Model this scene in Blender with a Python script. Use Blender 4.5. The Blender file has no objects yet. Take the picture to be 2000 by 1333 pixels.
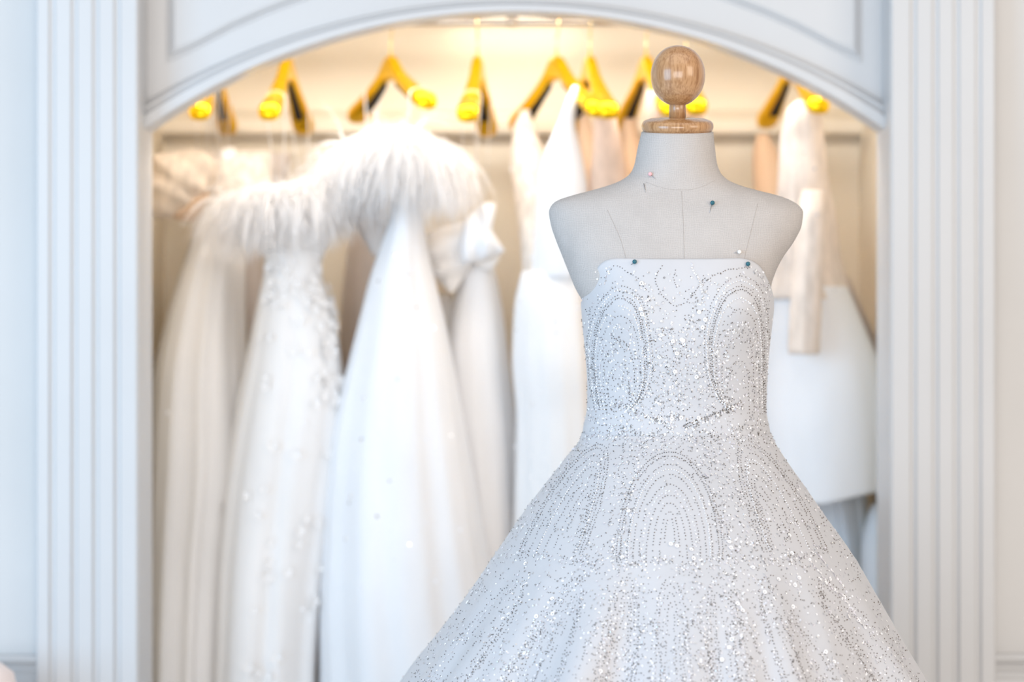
import bpy, bmesh, math, random
import numpy as np
from mathutils import Vector, Matrix
from mathutils.bvhtree import BVHTree

random.seed(7)
rng = np.random.default_rng(11)
SC = bpy.context.scene
COL = SC.collection
PI = math.pi
K = 0.4267 / 2000.0          # metres per photo pixel per metre of depth
CAM_Z = 1.29
HOR = 600.0                  # photo row of the horizon

def at(px, py, Y):
    return Vector(((px - 1000.0) * K * Y, Y, CAM_Z - (py - HOR) * K * Y))

# ------------------------------------------------------------------ camera
cam = bpy.data.cameras.new('camera')
cam.sensor_width = 36.0
cam.lens = 36.0 / 0.4267
cam.shift_y = -(666.5 - HOR) / 2000.0
cam.clip_start = 0.05
cam.dof.use_dof = True
cam.dof.focus_distance = 3.49
cam.dof.aperture_fstop = 2.1
camo = bpy.data.objects.new('camera', cam)
camo.location = (0, 0, CAM_Z)
camo.rotation_euler = (PI / 2, 0, 0)
COL.objects.link(camo)
SC.camera = camo

# ------------------------------------------------------------------ world, lamps, exposure
W = bpy.data.worlds.new('world'); SC.world = W
W.use_nodes = True
bg = W.node_tree.nodes['Background']
bg.inputs[0].default_value = (1.0, 0.975, 0.96, 1)
bg.inputs[1].default_value = 0.42

def area(name, loc, target, sx, sy, power, colour):
    l = bpy.data.lights.new(name, 'AREA')
    l.shape = 'RECTANGLE'; l.size = sx; l.size_y = sy
    l.energy = power; l.color = colour
    o = bpy.data.objects.new(name, l)
    o.location = loc
    o.rotation_euler = (Vector(target) - Vector(loc)).to_track_quat('-Z', 'Y').to_euler()
    COL.objects.link(o)
    return o

area('window_daylight', (-2.85, 1.0, 1.55), (-0.3, 4.2, 1.2), 2.2, 2.2, 96, (0.37, 0.68, 1.0))
area('front_fill_lamp', (-0.15, -2.2, 1.35), (0.0, 4.6, 1.05), 4.0, 1.9, 150, (1.0, 0.965, 0.94))  # added softbox fill behind the camera, brightens the gown fronts
area('shop_lamp_right', (2.9, 1.4, 2.2), (0.5, 3.8, 1.2), 1.6, 1.6, 38, (1.0, 0.84, 0.68))
area('shop_ceiling_lamps', (0.2, 2.4, 3.1), (0.2, 2.45, 0), 3.0, 2.0, 20, (1.0, 0.95, 0.90))
area('niche_strip_lamp', (0.0, 4.62, 1.893), (0.0, 4.95, 1.2), 1.30, 0.12, 5.8, (1.0, 0.95, 0.89))
area('valance_fill_lamp', (0.0, 4.548, 1.893), (0.0, 4.72, 0.5), 1.30, 0.05, 3.0, (1.0, 0.94, 0.88))  # added unseen fill, aimed down to brighten the hanging gowns
SC.view_settings.view_transform = 'Standard'
SC.view_settings.look = 'None'
SC.view_settings.gamma = 1.0
SC.view_settings.use_curve_mapping = False
SC.view_settings.exposure = 0.05

# ------------------------------------------------------------------ helpers
def root(name, loc, label, cat, group=None, rotz=0.0):
    o = bpy.data.objects.new(name, None)
    o.empty_display_size = 0.05
    o.location = loc; o.rotation_euler = (0, 0, rotz)
    o['label'] = label; o['category'] = cat
    if group: o['group'] = group
    COL.objects.link(o)
    return o

def base_of(o):
    v = Vector((0, 0, 0))
    while o is not None:
        v += o.location; o = o.parent
    return v

def obj(name, verts, faces, mats, parent=None, smooth=True, local=False, midx=None, **props):
    """link one mesh object; world-space verts are taken back to the parent's origin"""
    v = np.asarray(verts, dtype=np.float64).reshape(-1, 3)
    if parent is not None and not local:
        v = v - np.array(base_of(parent))
    me = bpy.data.meshes.new(name)
    me.from_pydata(v.tolist(), [], [tuple(f) for f in faces])
    if not isinstance(mats, (list, tuple)): mats = [mats]
    for m in mats: me.materials.append(m)
    me.polygons.foreach_set('use_smooth', [bool(smooth)] * len(me.polygons))
    if midx is not None: me.polygons.foreach_set('material_index', midx)
    me.update()
    o = bpy.data.objects.new(name, me)
    COL.objects.link(o)
    if parent is not None: o.parent = parent
    for k, x in props.items(): o[k] = x
    return o

def solid(o, t, offset=-1.0):
    m = o.modifiers.new('thickness', 'SOLIDIFY'); m.thickness = t; m.offset = offset
    return o

def join(parts):
    V, F = [], []
    for v, f in parts:
        n = len(V); V.extend([tuple(p) for p in v]); F.extend([tuple(i + n for i in q) for q in f])
    return V, F

def box(x0, x1, y0, y1, z0, z1):
    v = [(x0, y0, z0), (x1, y0, z0), (x1, y1, z0), (x0, y1, z0), (x0, y0, z1), (x1, y0, z1), (x1, y1, z1), (x0, y1, z1)]
    f = [(0, 3, 2, 1), (4, 5, 6, 7), (0, 1, 5, 4), (1, 2, 6, 5), (2, 3, 7, 6), (3, 0, 4, 7)]
    return v, f

def rings(R, closed=True, cap0=True, cap1=True):
    n = len(R[0]); V = [p for r in R for p in r]; F = []
    for i in range(len(R) - 1):
        for j in range(n if closed else n - 1):
            a = i * n + j; b = i * n + (j + 1) % n
            F.append((a, b, b + n, a + n))
    if cap0: F.append(tuple(range(n))[::-1])
    if cap1: F.append(tuple((len(R) - 1) * n + j for j in range(n)))
    return V, F

def tube(path, r, n=8, closed_caps=True):
    P = [Vector(p) for p in path]
    rad = r if isinstance(r, (list, tuple)) else [r] * len(P)
    R = []; up = Vector((0.13, 0.2, 1)).normalized(); prev = None
    for i, p in enumerate(P):
        d = (P[min(i + 1, len(P) - 1)] - P[max(i - 1, 0)])
        d = d.normalized() if d.length > 1e-9 else Vector((0, 0, 1))
        u = prev - d * prev.dot(d) if prev is not None else (Vector((1, 0, 0)) if abs(d.x) < .8 else Vector((0, 1, 0)))
        u = (u - d * u.dot(d)).normalized(); prev = u
        w = d.cross(u)
        R.append([tuple(p + (u * math.cos(a) + w * math.sin(a)) * rad[i]) for a in (2 * PI * j / n for j in range(n))])
    return rings(R, True, closed_caps, closed_caps)

def lathe(profile, n=48):
    """profile of (r, z) from bottom to top"""
    R = [[(max(r, 1e-5) * math.cos(2 * PI * j / n), max(r, 1e-5) * math.sin(2 * PI * j / n), z) for j in range(n)] for r, z in profile]
    return rings(R)

def prism(poly, y0, y1, bevel=0.0):
    """poly of (x, z); extruded in depth, front at y0"""
    n = len(poly)
    if bevel:
        c = np.array(poly); nx = np.roll(c, -1, 0) - c; pv = c - np.roll(c, 1, 0)
        ar = 0.5 * np.sum(c[:, 0] * np.roll(c[:, 1], -1) - np.roll(c[:, 0], -1) * c[:, 1])
        s = 1 if ar > 0 else -1
        n1 = np.stack([-nx[:, 1], nx[:, 0]], 1); n1 /= np.linalg.norm(n1, axis=1)[:, None] + 1e-12
        n2 = np.stack([-pv[:, 1], pv[:, 0]], 1); n2 /= np.linalg.norm(n2, axis=1)[:, None] + 1e-12
        m = n1 + n2; m /= np.maximum(np.sum(m * n1, 1), .35)[:, None]
        q = c + s * m * bevel
        R = [[(x, y1, z) for x, z in poly], [(x, y0 + bevel * .7, z) for x, z in poly], [(x, y0, z) for x, z in q]]
    else:
        R = [[(x, y1, z) for x, z in poly], [(x, y0, z) for x, z in poly]]
    return rings(R)

def interp(T, n):
    """smooth interpolation of rows (first column is the parameter) by a monotone cubic"""
    T = np.array(T, float); x = T[:, 0]; xs = np.linspace(x[0], x[-1], n); out = [xs]
    h = np.diff(x)
    for c in range(1, T.shape[1]):
        y = T[:, c]; d = np.diff(y) / h; m = np.zeros(len(x))
        m[0], m[-1] = d[0], d[-1]
        for i in range(1, len(x) - 1):
            m[i] = 0 if d[i - 1] * d[i] <= 0 else (h[i - 1] + h[i]) / ((h[i - 1]) / d[i - 1] + h[i] / d[i])
        j = np.clip(np.searchsorted(x, xs, 'right') - 1, 0, len(h) - 1)
        t = (xs - x[j]) / h[j]
        out.append((2 * t**3 - 3 * t**2 + 1) * y[j] + (t**3 - 2 * t**2 + t) * h[j] * m[j] + (-2 * t**3 + 3 * t**2) * y[j + 1] + (t**3 - t**2) * h[j] * m[j + 1])
    return np.stack(out, 1)

def pix_to_x(px, Y): return (px - 1000.0) * K * Y
def pix_to_z(py, Y): return CAM_Z - (py - HOR) * K * Y

def cloth_loft(secs, rows=70, n=120, folds=11, amp0=0.0, amp1=0.06, seed=1, e=2.0, wrinkle=0.0, power=1.0):
    """garment tube from sections (photo row, left column, right column, depth, half depth)"""
    r = np.random.default_rng(seed)
    T = interp(secs, rows); th = np.linspace(0, 2 * PI, n, endpoint=False)
    f = np.zeros(n); ks = np.array([max(2, int(folds * .3)), max(3, int(folds * .5)), int(folds * .8) + 1, folds + 1, int(folds * 1.6) + 2])
    ph = r.uniform(0, 2 * PI, 5); am = r.uniform(.6, 1, 5) * np.array([1, .9, .65, .45, .3])
    R = []
    for i, (py, xl, xr, Y, hd) in enumerate(T):
        t = i / (rows - 1)
        f = sum(a * np.sin(k * th + p + .5 * math.sin(2.2 * t + p)) for a, k, p in zip(am, ks, ph)) / 2.0
        f = np.sign(f) * np.abs(f) ** .8
        A = 1.3 * (amp0 + (amp1 - amp0) * t ** power)
        g = 1 + A * f
        if wrinkle:
            g = g + wrinkle * np.sin(23 * t + 3 * np.sin(th * 2 + seed)) * np.sin(5 * th + seed + 9 * t)
        c, s = np.cos(th), np.sin(th)
        cx = np.sign(c) * np.abs(c) ** (2 / e); sy = np.sign(s) * np.abs(s) ** (2 / e)
        xc = pix_to_x((xl + xr) / 2, Y); hw = (xr - xl) / 2 * K * Y
        z = pix_to_z(py, Y)
        R.append(np.stack([xc + hw * cx * g, Y + hd * sy * g, np.full(n, z)], 1))
    return rings([[tuple(p) for p in q] for q in R])

def pillow(outline, Y, thick, n_r=10, ripple=0.0, kr=9, seed=0, sag=0.0):
    """puffed shape from an outline in photo pixels at depth Y (both faces, rounded rim)"""
    P = np.array(outline, float)
    n0 = len(P); m = 72
    tt = np.linspace(0, n0, m, endpoint=False)
    i = tt.astype(int) % n0; f = tt - tt.astype(int)
    p0, p1, p2, p3 = P[(i - 1) % n0], P[i], P[(i + 1) % n0], P[(i + 2) % n0]
    f = f[:, None]
    C = .5 * ((2 * p1) + (-p0 + p2) * f + (2 * p0 - 5 * p1 + 4 * p2 - p3) * f**2 + (-p0 + 3 * p1 - 3 * p2 + p3) * f**3)
    ctr = C.mean(0); th = np.linspace(0, 2 * PI, m, endpoint=False)
    R = []
    for a in np.linspace(-PI / 2 * .98, PI / 2 * .98, 2 * n_r + 1):
        s = math.cos(a); d = math.sin(a)
        q = ctr + (C - ctr) * s
        yy = Y + thick * d + ripple * s ** .5 * np.sin((q[:, 0] * math.cos(seed * .9 + .3) + q[:, 1] * math.sin(seed * .9 + .3)) / (46.0 / kr) + .8 * np.sin(q[:, 1] / 21.0))
        R.append([(pix_to_x(x, Y), y_, pix_to_z(z, Y)) for (x, z), y_ in zip(q, yy)])
    return rings(R)

# ------------------------------------------------------------------ materials
def mat(name, colour, rough=0.6, metal=0.0, **kw):
    m = bpy.data.materials.new(name); m.use_nodes = True
    b = m.node_tree.nodes['Principled BSDF']
    b.inputs['Base Color'].default_value = (*colour, 1)
    b.inputs['Roughness'].default_value = rough
    b.inputs['Metallic'].default_value = metal
    for k, v in kw.items(): b.inputs[k.replace('_', ' ')].default_value = v
    return m

def nodes(m): return m.node_tree.nodes, m.node_tree.links, m.node_tree.nodes['Principled BSDF']

def noise_colour(m, c0, c1, scale=(1, 1, 1), nscale=20, bump=0.0, detail=6, lo=.35, hi=.65, kind='NOISE'):
    N, L, b = nodes(m)
    tc = N.new('ShaderNodeTexCoord'); mp = N.new('ShaderNodeMapping'); mp.inputs['Scale'].default_value = scale
    L.new(tc.outputs['Object'], mp.inputs['Vector'])
    if kind == 'NOISE':
        t = N.new('ShaderNodeTexNoise'); t.inputs['Scale'].default_value = nscale; t.inputs['Detail'].default_value = detail; out = t.outputs['Fac']
    else:
        t = N.new('ShaderNodeTexVoronoi'); t.inputs['Scale'].default_value = nscale; out = t.outputs['Distance']
    L.new(mp.outputs['Vector'], t.inputs['Vector'])
    cr = N.new('ShaderNodeValToRGB')
    cr.color_ramp.elements[0].position = lo; cr.color_ramp.elements[0].color = (*c0, 1)
    cr.color_ramp.elements[1].position = hi; cr.color_ramp.elements[1].color = (*c1, 1)
    L.new(out, cr.inputs['Fac']); L.new(cr.outputs['Color'], b.inputs['Base Color'])
    if bump:
        bp = N.new('ShaderNodeBump'); bp.inputs['Strength'].default_value = bump; bp.inputs['Distance'].default_value = .002
        L.new(out, bp.inputs['Height']); L.new(bp.outputs['Normal'], b.inputs['Normal'])
    return m

def fabric(name, colour, trans=0.25, rough=0.7, sheen=0.2, var=0.04, nscale=9, bump=.15):
    """cloth: diffuse with some light let through"""
    m = mat(name, colour, rough)
    N, L, b = nodes(m)
    c0 = tuple(max(0, c * (1 - var)) for c in colour); c1 = tuple(min(1, c * (1 + var * .5)) for c in colour)
    noise_colour(m, c0, c1, (1, 1, .35), nscale, bump)
    b.inputs['Sheen Weight'].default_value = sheen
    b.inputs['Specular IOR Level'].default_value = .25
    tr = N.new('ShaderNodeBsdfTranslucent'); mx = N.new('ShaderNodeMixShader'); mx.inputs[0].default_value = trans
    cr = [n for n in N if n.type == 'VALTORGB'][0]
    L.new(cr.outputs['Color'], tr.inputs['Color'])
    L.new(b.outputs[0], mx.inputs[1]); L.new(tr.outputs[0], mx.inputs[2])
    L.new(mx.outputs[0], N['Material Output'].inputs['Surface'])
    return m

def linen(name, colour):
    m = mat(name, colour, .85, Specular_IOR_Level=.2)
    N, L, b = nodes(m)
    tc = N.new('ShaderNodeTexCoord')
    hs = []
    for d, sc in (('X', 130), ('Z', 130)):
        w = N.new('ShaderNodeTexWave'); w.bands_direction = d; w.inputs['Scale'].default_value = sc
        w.inputs['Distortion'].default_value = 9; w.inputs['Detail'].default_value = 3; w.inputs['Detail Scale'].default_value = .6
        L.new(tc.outputs['Object'], w.inputs['Vector']); hs.append(w.outputs['Fac'])
    mx = N.new('ShaderNodeMath'); mx.operation = 'ADD'; L.new(hs[0], mx.inputs[0]); L.new(hs[1], mx.inputs[1])
    nz = N.new('ShaderNodeTexNoise'); nz.inputs['Scale'].default_value = 26; nz.inputs['Detail'].default_value = 5
    L.new(tc.outputs['Object'], nz.inputs['Vector'])
    m2 = N.new('ShaderNodeMath'); m2.operation = 'MULTIPLY'; L.new(mx.outputs[0], m2.inputs[0]); L.new(nz.outputs['Fac'], m2.inputs[1])
    cr = N.new('ShaderNodeValToRGB')
    cr.color_ramp.elements[0].position = .15; cr.color_ramp.elements[0].color = (*[c * .84 for c in colour], 1)
    cr.color_ramp.elements[1].position = .75; cr.color_ramp.elements[1].color = (*colour, 1)
    L.new(m2.outputs[0], cr.inputs['Fac']); L.new(cr.outputs['Color'], b.inputs['Base Color'])
    bp = N.new('ShaderNodeBump'); bp.inputs['Strength'].default_value = .25; bp.inputs['Distance'].default_value = .0006
    L.new(mx.outputs[0], bp.inputs['Height']); L.new(bp.outputs['Normal'], b.inputs['Normal'])
    return m

def wood(name, c0, c1, rot=(0, 0, 0)):
    m = mat(name, c1, .28, Coat_Weight=.6, Coat_Roughness=.12)
    N, L, b = nodes(m)
    tc = N.new('ShaderNodeTexCoord'); mp = N.new('ShaderNodeMapping')
    mp.inputs['Scale'].default_value = (1, 1, .09); mp.inputs['Rotation'].default_value = rot
    L.new(tc.outputs['Object'], mp.inputs['Vector'])
    n1 = N.new('ShaderNodeTexNoise'); n1.inputs['Scale'].default_value = 420; n1.inputs['Detail'].default_value = 3
    n2 = N.new('ShaderNodeTexNoise'); n2.inputs['Scale'].default_value = 45; n2.inputs['Detail'].default_value = 4; n2.inputs['Distortion'].default_value = 1.2
    L.new(mp.outputs['Vector'], n1.inputs['Vector']); L.new(mp.outputs['Vector'], n2.inputs['Vector'])
    a = N.new('ShaderNodeMath'); a.operation = 'MULTIPLY_ADD'; a.inputs[1].default_value = .55
    h = N.new('ShaderNodeMath'); h.operation = 'MULTIPLY'; h.inputs[1].default_value = .5
    L.new(n2.outputs['Fac'], h.inputs[0]); L.new(n1.outputs['Fac'], a.inputs[0]); L.new(h.outputs[0], a.inputs[2])
    cr = N.new('ShaderNodeValToRGB')
    cr.color_ramp.elements[0].position = .40; cr.color_ramp.elements[0].color = (*c0, 1)
    cr.color_ramp.elements[1].position = .60; cr.color_ramp.elements[1].color = (*c1, 1)
    L.new(a.outputs[0], cr.inputs['Fac']); L.new(cr.outputs['Color'], b.inputs['Base Color'])
    bp = N.new('ShaderNodeBump'); bp.inputs['Strength'].default_value = .06; bp.inputs['Distance'].default_value = .001
    L.new(a.outputs[0], bp.inputs['Height']); L.new(bp.outputs['Normal'], b.inputs['Normal'])
    return m

M = {}
M['paint'] = noise_colour(mat('white_satin_paint', (.84, .84, .85), .42), (.575, .575, .58), (.595, .595, .60), (1, 1, 1), 3)
M['wall'] = noise_colour(mat('white_wall_paint', (.82, .81, .80), .7), (.60, .595, .59), (.62, .615, .61), (1, 1, 1), 4)
M['niche'] = noise_colour(mat('cream_niche_paint', (.80, .68, .50), .7), (.78, .70, .57), (.81, .73, .60), (1, 1, 1), 3)
M['floor'] = noise_colour(mat('pale_floor', (.70, .67, .63), .35), (.74, .71, .67), (.80, .77, .73), (1, 6, 1), 2)
M['gold'] = noise_colour(mat('polished_gold', (1, .58, .03), .22, .85), (1.0, .58, .006), (1.0, .62, .010), (1, 1, 1), 30)
M['gold_hook'] = mat('pale_gold_wire', (1, .80, .45), .2, 1.0)
M['black'] = noise_colour(mat('matte_black', (.01, .008, .006), .9), (.008, .006, .005), (.015, .012, .01), (1, 1, 1), 200)
M['rod'] = noise_colour(mat('brushed_steel', (.32, .29, .26), .35, .9), (.30, .27, .24), (.35, .32, .29), (.1, 6, 6), 90)
M['lamp'] = mat('lit_lamp_panel', (1, .95, .85), .5, Emission_Color=(1, .90, .72, 1), Emission_Strength=2.2)
M['wood'] = wood('honey_varnished_wood', (.31, .145, .055), (.50, .28, .135))
M['wood_disc'] = wood('honey_varnished_wood_cross_grain', (.30, .14, .05), (.50, .28, .13), (0, 1.2, .3))
M['linen'] = linen('white_linen', (.525, .49, .47))
M['seam'] = noise_colour(mat('grey_seam_thread', (.40, .36, .33), .9), (.36, .32, .29), (.44, .40, .37), (1, 1, 1), 300)
M['steel'] = mat('pin_steel', (.35, .35, .36), .3, 1.0)
M['teal'] = mat('teal_pearl_head', (.0, .10, .14), .15, Coat_Weight=.5)
M['pinkpin'] = mat('pink_pearl_head', (.80, .45, .47), .25)
M['pearlpin'] = mat('white_pearl_head', (.88, .84, .80), .2)
M['satin'] = fabric('white_tulle_over_satin', (.60, .60, .625), .08, .5, .25, .03, 14, .1)
M['tulle'] = fabric('white_tulle', (.93, .915, .905), .14)
M['tulle_cool'] = fabric('cool_white_tulle', (.93, .925, .935), .14)
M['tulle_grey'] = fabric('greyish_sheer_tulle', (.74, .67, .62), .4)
M['ivory'] = fabric('ivory_satin', (.92, .89, .865), .14, .45)
M['blush'] = fabric('blush_lace', (.90, .72, .58), .35, .7, .2, .12, 40, .4)
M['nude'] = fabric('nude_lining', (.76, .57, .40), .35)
M['lace'] = fabric('cream_corded_lace', (.88, .80, .72), .2, .75, .2, .2, 70, .8)
M['peach'] = fabric('peach_lined_lace', (.92, .80, .70), .2, .7, .2, .12, 60, .6)
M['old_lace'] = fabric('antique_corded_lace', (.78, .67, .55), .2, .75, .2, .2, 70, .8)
M['feather'] = fabric('white_ostrich_feather', (.94, .915, .90), .35, .8, .4, .03)
M['strap'] = fabric('white_ribbon', (.90, .86, .82), .3)
M['blossom'] = fabric('white_organza_blossom', (.95, .935, .925), .15)
M['silver'] = mat('silver_sequin', (.78, .78, .79), .3, .7)
M['iris'] = mat('iridescent_sequin', (.80, .78, .82), .34, .12, Thin_Film_Thickness=380.0)
M['pearly'] = mat('pearl_white_sequin', (.90, .89, .90), .45, Specular_IOR_Level=.3)
M['smoke'] = mat('smoky_silver_bead', (.17, .16, .155), .28, .8)
M['bronze'] = mat('bronze_silver_bead', (.20, .155, .12), .28, .8)
M['pearl'] = mat('white_pearl_bead', (.90, .90, .92), .18)
M['mirror'] = mat('mirror_sequin', (.97, .97, .98), .10, 1.0)
M['chair'] = fabric('pale_pink_upholstery', (.86, .76, .74), .05)
M['leg'] = wood('pale_chair_wood', (.45, .33, .22), (.60, .46, .33))

# ================================================================== SETTING
def struct(name, vf, m, parent=None, smooth=False):
    o = obj(name, vf[0], vf[1], m, parent, smooth)
    o['kind'] = 'structure'
    return o

YP, YB, YA, YW = 4.35, 4.52, 4.425, 4.41        # pilaster face, jamb back, valance face, wall face
YR, YK = 4.80, 5.15                             # clothes rail, niche back
TOP = 2.45
NX = 0.745                                      # half width of the niche inside
CEIL = 1.905

struct('floor', box(-4, 4, 0.9, 5.35, -.05, 0), M['floor'])
# pilasters: vertical fluted boards with deep returns
def pilaster(name, xa, xb, flutes, inner_right):
    """profile in plan, extruded up"""
    X = lambda p: pix_to_x(p, YP)
    prof = [(X(xa), YW + .03 if inner_right else YB)]
    b = .004
    prof += [(X(xa), YP + b), (X(xa) + b, YP)]
    w = 15
    for c in flutes:
        for a in np.linspace(0, PI, 11):
            px = c - w / 2 * math.cos(a)
            prof.append((X(px), YP + .0068 * math.sin(a)))
    prof += [(X(xb) - b, YP), (X(xb), YP + b), (X(xb), YB if inner_right else YW + .03)]
    if inner_right: prof.append((X(xa), YB))
    else: prof.append((X(xb), YB))
    R = [[(x, y, z) for x, y in prof] for z in (0, TOP)]
    v, f = rings(R)
    return struct(name, (v, f), M['paint'])
pilaster('trim_1', 70, 270, (102, 145, 187, 229), True)
pilaster('trim_2', 1740, 1945, (1784, 1827, 1868, 1911), False)
XL, XR = pix_to_x(270, YP), pix_to_x(1740, YP)

# outer walls, chair rails and the dado below
xo, xi = pix_to_x(70, YP), pix_to_x(1945, YP)
struct('wall_left', box(-4, xo + .02, YW, YW + .1, 0, TOP), M['wall'])
struct('wall_right', box(xi - .02, 4, YW, YW + .1, 0, TOP), M['wall'])
def chair_rail(name, x0, x1, py0, low):
    z = pix_to_z(py0, YW)
    prof = [(YW, z), (YW - .026, z), (YW - .030, z - .006), (YW - .026, z - .013), (YW - .014, z - .019), (YW - .010, z - .03),
            (YW - .006, z - .036)] + ([(YW - .006, z - .044), (YW - .012, z - .046), (YW - .012, z - .056), (YW - .004, z - .060)] if low else []) + [(YW, z - .064)]
    R = [[(x, y, zz) for y, zz in prof] for x in (x0, x1)]
    return struct(name, rings(R), M['paint'])
chair_rail('trim_4', -4, xo, 1278, False)
chair_rail('trim_5', xi, 4, 1276, True)

# niche behind the arch
struct('wall_back', box(-NX - .05, NX + .05, YK, YK + .06, 0, 2.0), M['niche'])
struct('wall_niche_left', box(-NX - .05, -NX, YB, YK, 0, 2.0), M['niche'])
struct('wall_niche_right', box(NX, NX + .05, YB, YK, 0, 2.0), M['niche'])
struct('ceiling', box(-NX - .05, NX + .05, YB - .01, YK, CEIL, CEIL + .06), M['niche'])
zl = pix_to_z(262, YK - .05)
prof = [(YK, zl), (YK - .045, zl), (YK - .05, zl + .006), (YK - .05, zl + .03), (YK - .02, zl + .05), (YK, zl + .055)]
struct('trim_6', rings([[(x, y, z) for y, z in prof] for x in (-NX, NX)]), M['niche'])

# arched valance between the pilasters
YAr = YA
def low_curve(px): return 22 + 1245 - math.sqrt(1245 ** 2 - (px - 1005) ** 2)
def up_curve(px): return -6 + 1415 - math.sqrt(1415 ** 2 - (px - 1005) ** 2)
x0p, x1p = 1000 + XL / (K * YAr) , 1000 + XR / (K * YAr)
cols = np.linspace(x0p, x1p, 81)
fx = lambda p: pix_to_x(p, YAr); fz = lambda p: pix_to_z(p, YAr)
val = root('trim_3', (0, YAr, fz(100)), '', '')
for k in ('label', 'category'): del val[k]
val['kind'] = 'structure'
# backing board
R = []
for p in cols:
    zb = fz(low_curve(p) + .5)
    R.append([(fx(p), YAr + .035, zb), (fx(p), YAr + .035, TOP), (fx(p), YB - .012, TOP), (fx(p), YB - .012, zb)])
struct('valance_board', rings(R), M['paint'], val)
# moulded band along the arch
prof = [(0, .088), (0, .006), (.02, .001), (.05, 0), (.44, 0), (.48, .004), (.50, .012), (.56, .014), (.66, .010), (.74, .010), (.80, .016), (.92, .024), (1.0, .035)]
R = []
for p in cols:
    a, b = low_curve(p), up_curve(p)
    R.append([(fx(p), YAr + d, fz(a + (b - a) * s)) for s, d in prof])
struct('arch_moulding', rings(R), M['paint'], val, True).data.polygons.foreach_set('use_smooth', [False] * (80 * len(prof) + 2))
# raised spandrel panels
for side in (0, 1):
    pts = [(329, -330), (329, 106), (356, 95), (385, 81), (447, 48), (510, 20), (562, 0), (640, -28), (720, -52), (820, -74), (900, -86), (930, -330)]
    frame = [(321, -330), (321, 119), (350, 107), (387, 88), (449, 55), (512, 27), (564, 7), (641, -21), (721, -45), (821, -67), (908, -79), (938, -330)]
    if side: pts = [(2009 - x, y) for x, y in pts][::-1]; frame = [(2009 - x, y) for x, y in frame][::-1]
    ring_o = [(fx(x), fz(y)) for x, y in frame]; ring_i = [(fx(x), fz(y)) for x, y in pts]
    # ogee edge round the panel: outer lip, quirk, then the raised field
    n = len(ring_o)
    steps = [(0, YAr + .036), (0, YAr + .033), (.45, YAr + .0315), (.62, YAr + .0335), (1.0, YAr + .0325), (1.3, YAr + .026), (2.2, YAr + .022)]
    R = [[(o[0] + (i[0] - o[0]) * t, y, o[1] + (i[1] - o[1]) * t) for o, i in zip(ring_o, ring_i)] for t, y in steps]
    struct('spandrel_panel', rings(R), M['paint'], val)

# ================================================================== LAMP AND RAIL
lampz = CEIL
lx0, lx1 = pix_to_x(884, 5.06), pix_to_x(1128, 5.06)
lr = root('ceiling_light', ((lx0 + lx1) / 2, 5.05, lampz - .004), 'lit white lamp panel on the niche ceiling just behind the top of the arch', 'lamp')
v, f = box(lx0, lx1, 4.99, 5.135, lampz - .003, lampz - .001); obj('diffuser', v, f, M['lamp'], lr, False)
v, f = join([box(lx0 - .012, lx0, 4.978, 5.147, lampz - .006, lampz), box(lx1, lx1 + .012, 4.978, 5.147, lampz - .006, lampz),
             box(lx0, lx1, 4.978, 4.99, lampz - .006, lampz), box(lx0, lx1, 5.135, 5.147, lampz - .006, lampz)])
obj('frame', v, f, M['paint'], lr, False)

RODZ = pix_to_z(43, YR); RR = .0075
rr = root('clothes_rail', (0, YR, RODZ), 'slim dark metal rail across the niche that the hangers hook over', 'rail')
obj('rod', *tube([(-NX + .002, YR, RODZ), (NX - .002, YR, RODZ)], RR, 14), M['rod'], rr)
for s in (-1, 1):
    v, f = tube([(s * (NX - .010), YR, RODZ), (s * (NX - .0005), YR, RODZ)], .02, 18); obj('end_socket', v, f, M['rod'], rr)
v, f = join([tube([(-.0, YR, RODZ + RR), (-.0, YR, CEIL)], .004, 8), tube([(-.011, YR, RODZ), (.011, YR, RODZ)], RR + .002, 12)])
obj('centre_bracket', v, f, M['rod'], rr)

# ================================================================== HANGERS
def hanger_body(drop):
    # (along, z top, z bottom, half thickness)
    T = [(0, -.067, -.118, .0115), (.012, -.068, -.118, .0115), (.025, -.076, -.1185, .0115), (.05, -.098, -.126, .0125), (.08, -.114, -.139, .0145),
         (.12, -.132, -.156, .0185), (.16, -.146, -.174, .0215), (.185, -.152, -.184, .0225), (.198, -.158, -.186, .020), (.205, -.165, -.183, .012)]
    T = [(s, a if a > -.09 else -.09 + (a + .09) * drop, b if b > -.12 else -.12 + (b + .12) * drop - .004, t) for s, a, b, t in T]
    T = interp(T, 24)
    S = [(-s, a, b, t) for s, a, b, t in T[:0:-1]] + [tuple(r) for r in T]
    R = []
    for s, a, b, t in S:
        zc, hz = (a + b) / 2, (a - b) / 2
        R.append([(s, t * math.copysign(abs(math.cos(q)) ** .75, math.cos(q)), zc + hz * math.copysign(abs(math.sin(q)) ** .75, math.sin(q))) for q in (2 * PI * j / 16 for j in range(16))])
    body = rings(R)
    # dark strip below each arm
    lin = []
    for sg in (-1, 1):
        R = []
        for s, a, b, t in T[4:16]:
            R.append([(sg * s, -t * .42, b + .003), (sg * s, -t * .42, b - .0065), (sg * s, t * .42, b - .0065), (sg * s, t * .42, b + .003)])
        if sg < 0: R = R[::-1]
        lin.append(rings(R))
    return body, lin
hook_path = [(0, 0, -.070), (0, 0, -.030)] + [(.0105 * math.sin(a) , 0, -.0005 - .0105 * math.cos(a)) for a in np.linspace(PI * .10, -PI * 0, 1)]
hk = [(0, 0, -.072), (0, 0, -.045), (.002, 0, -.030), (.009, 0, -.017)]
hk += [(.0115 * math.cos(a), 0, .0115 * math.sin(a)) for a in np.linspace(-.5, PI * 1.05, 12)]
HK = tube(hk, .0023, 8)
hangers = []
proto = {}
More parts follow.
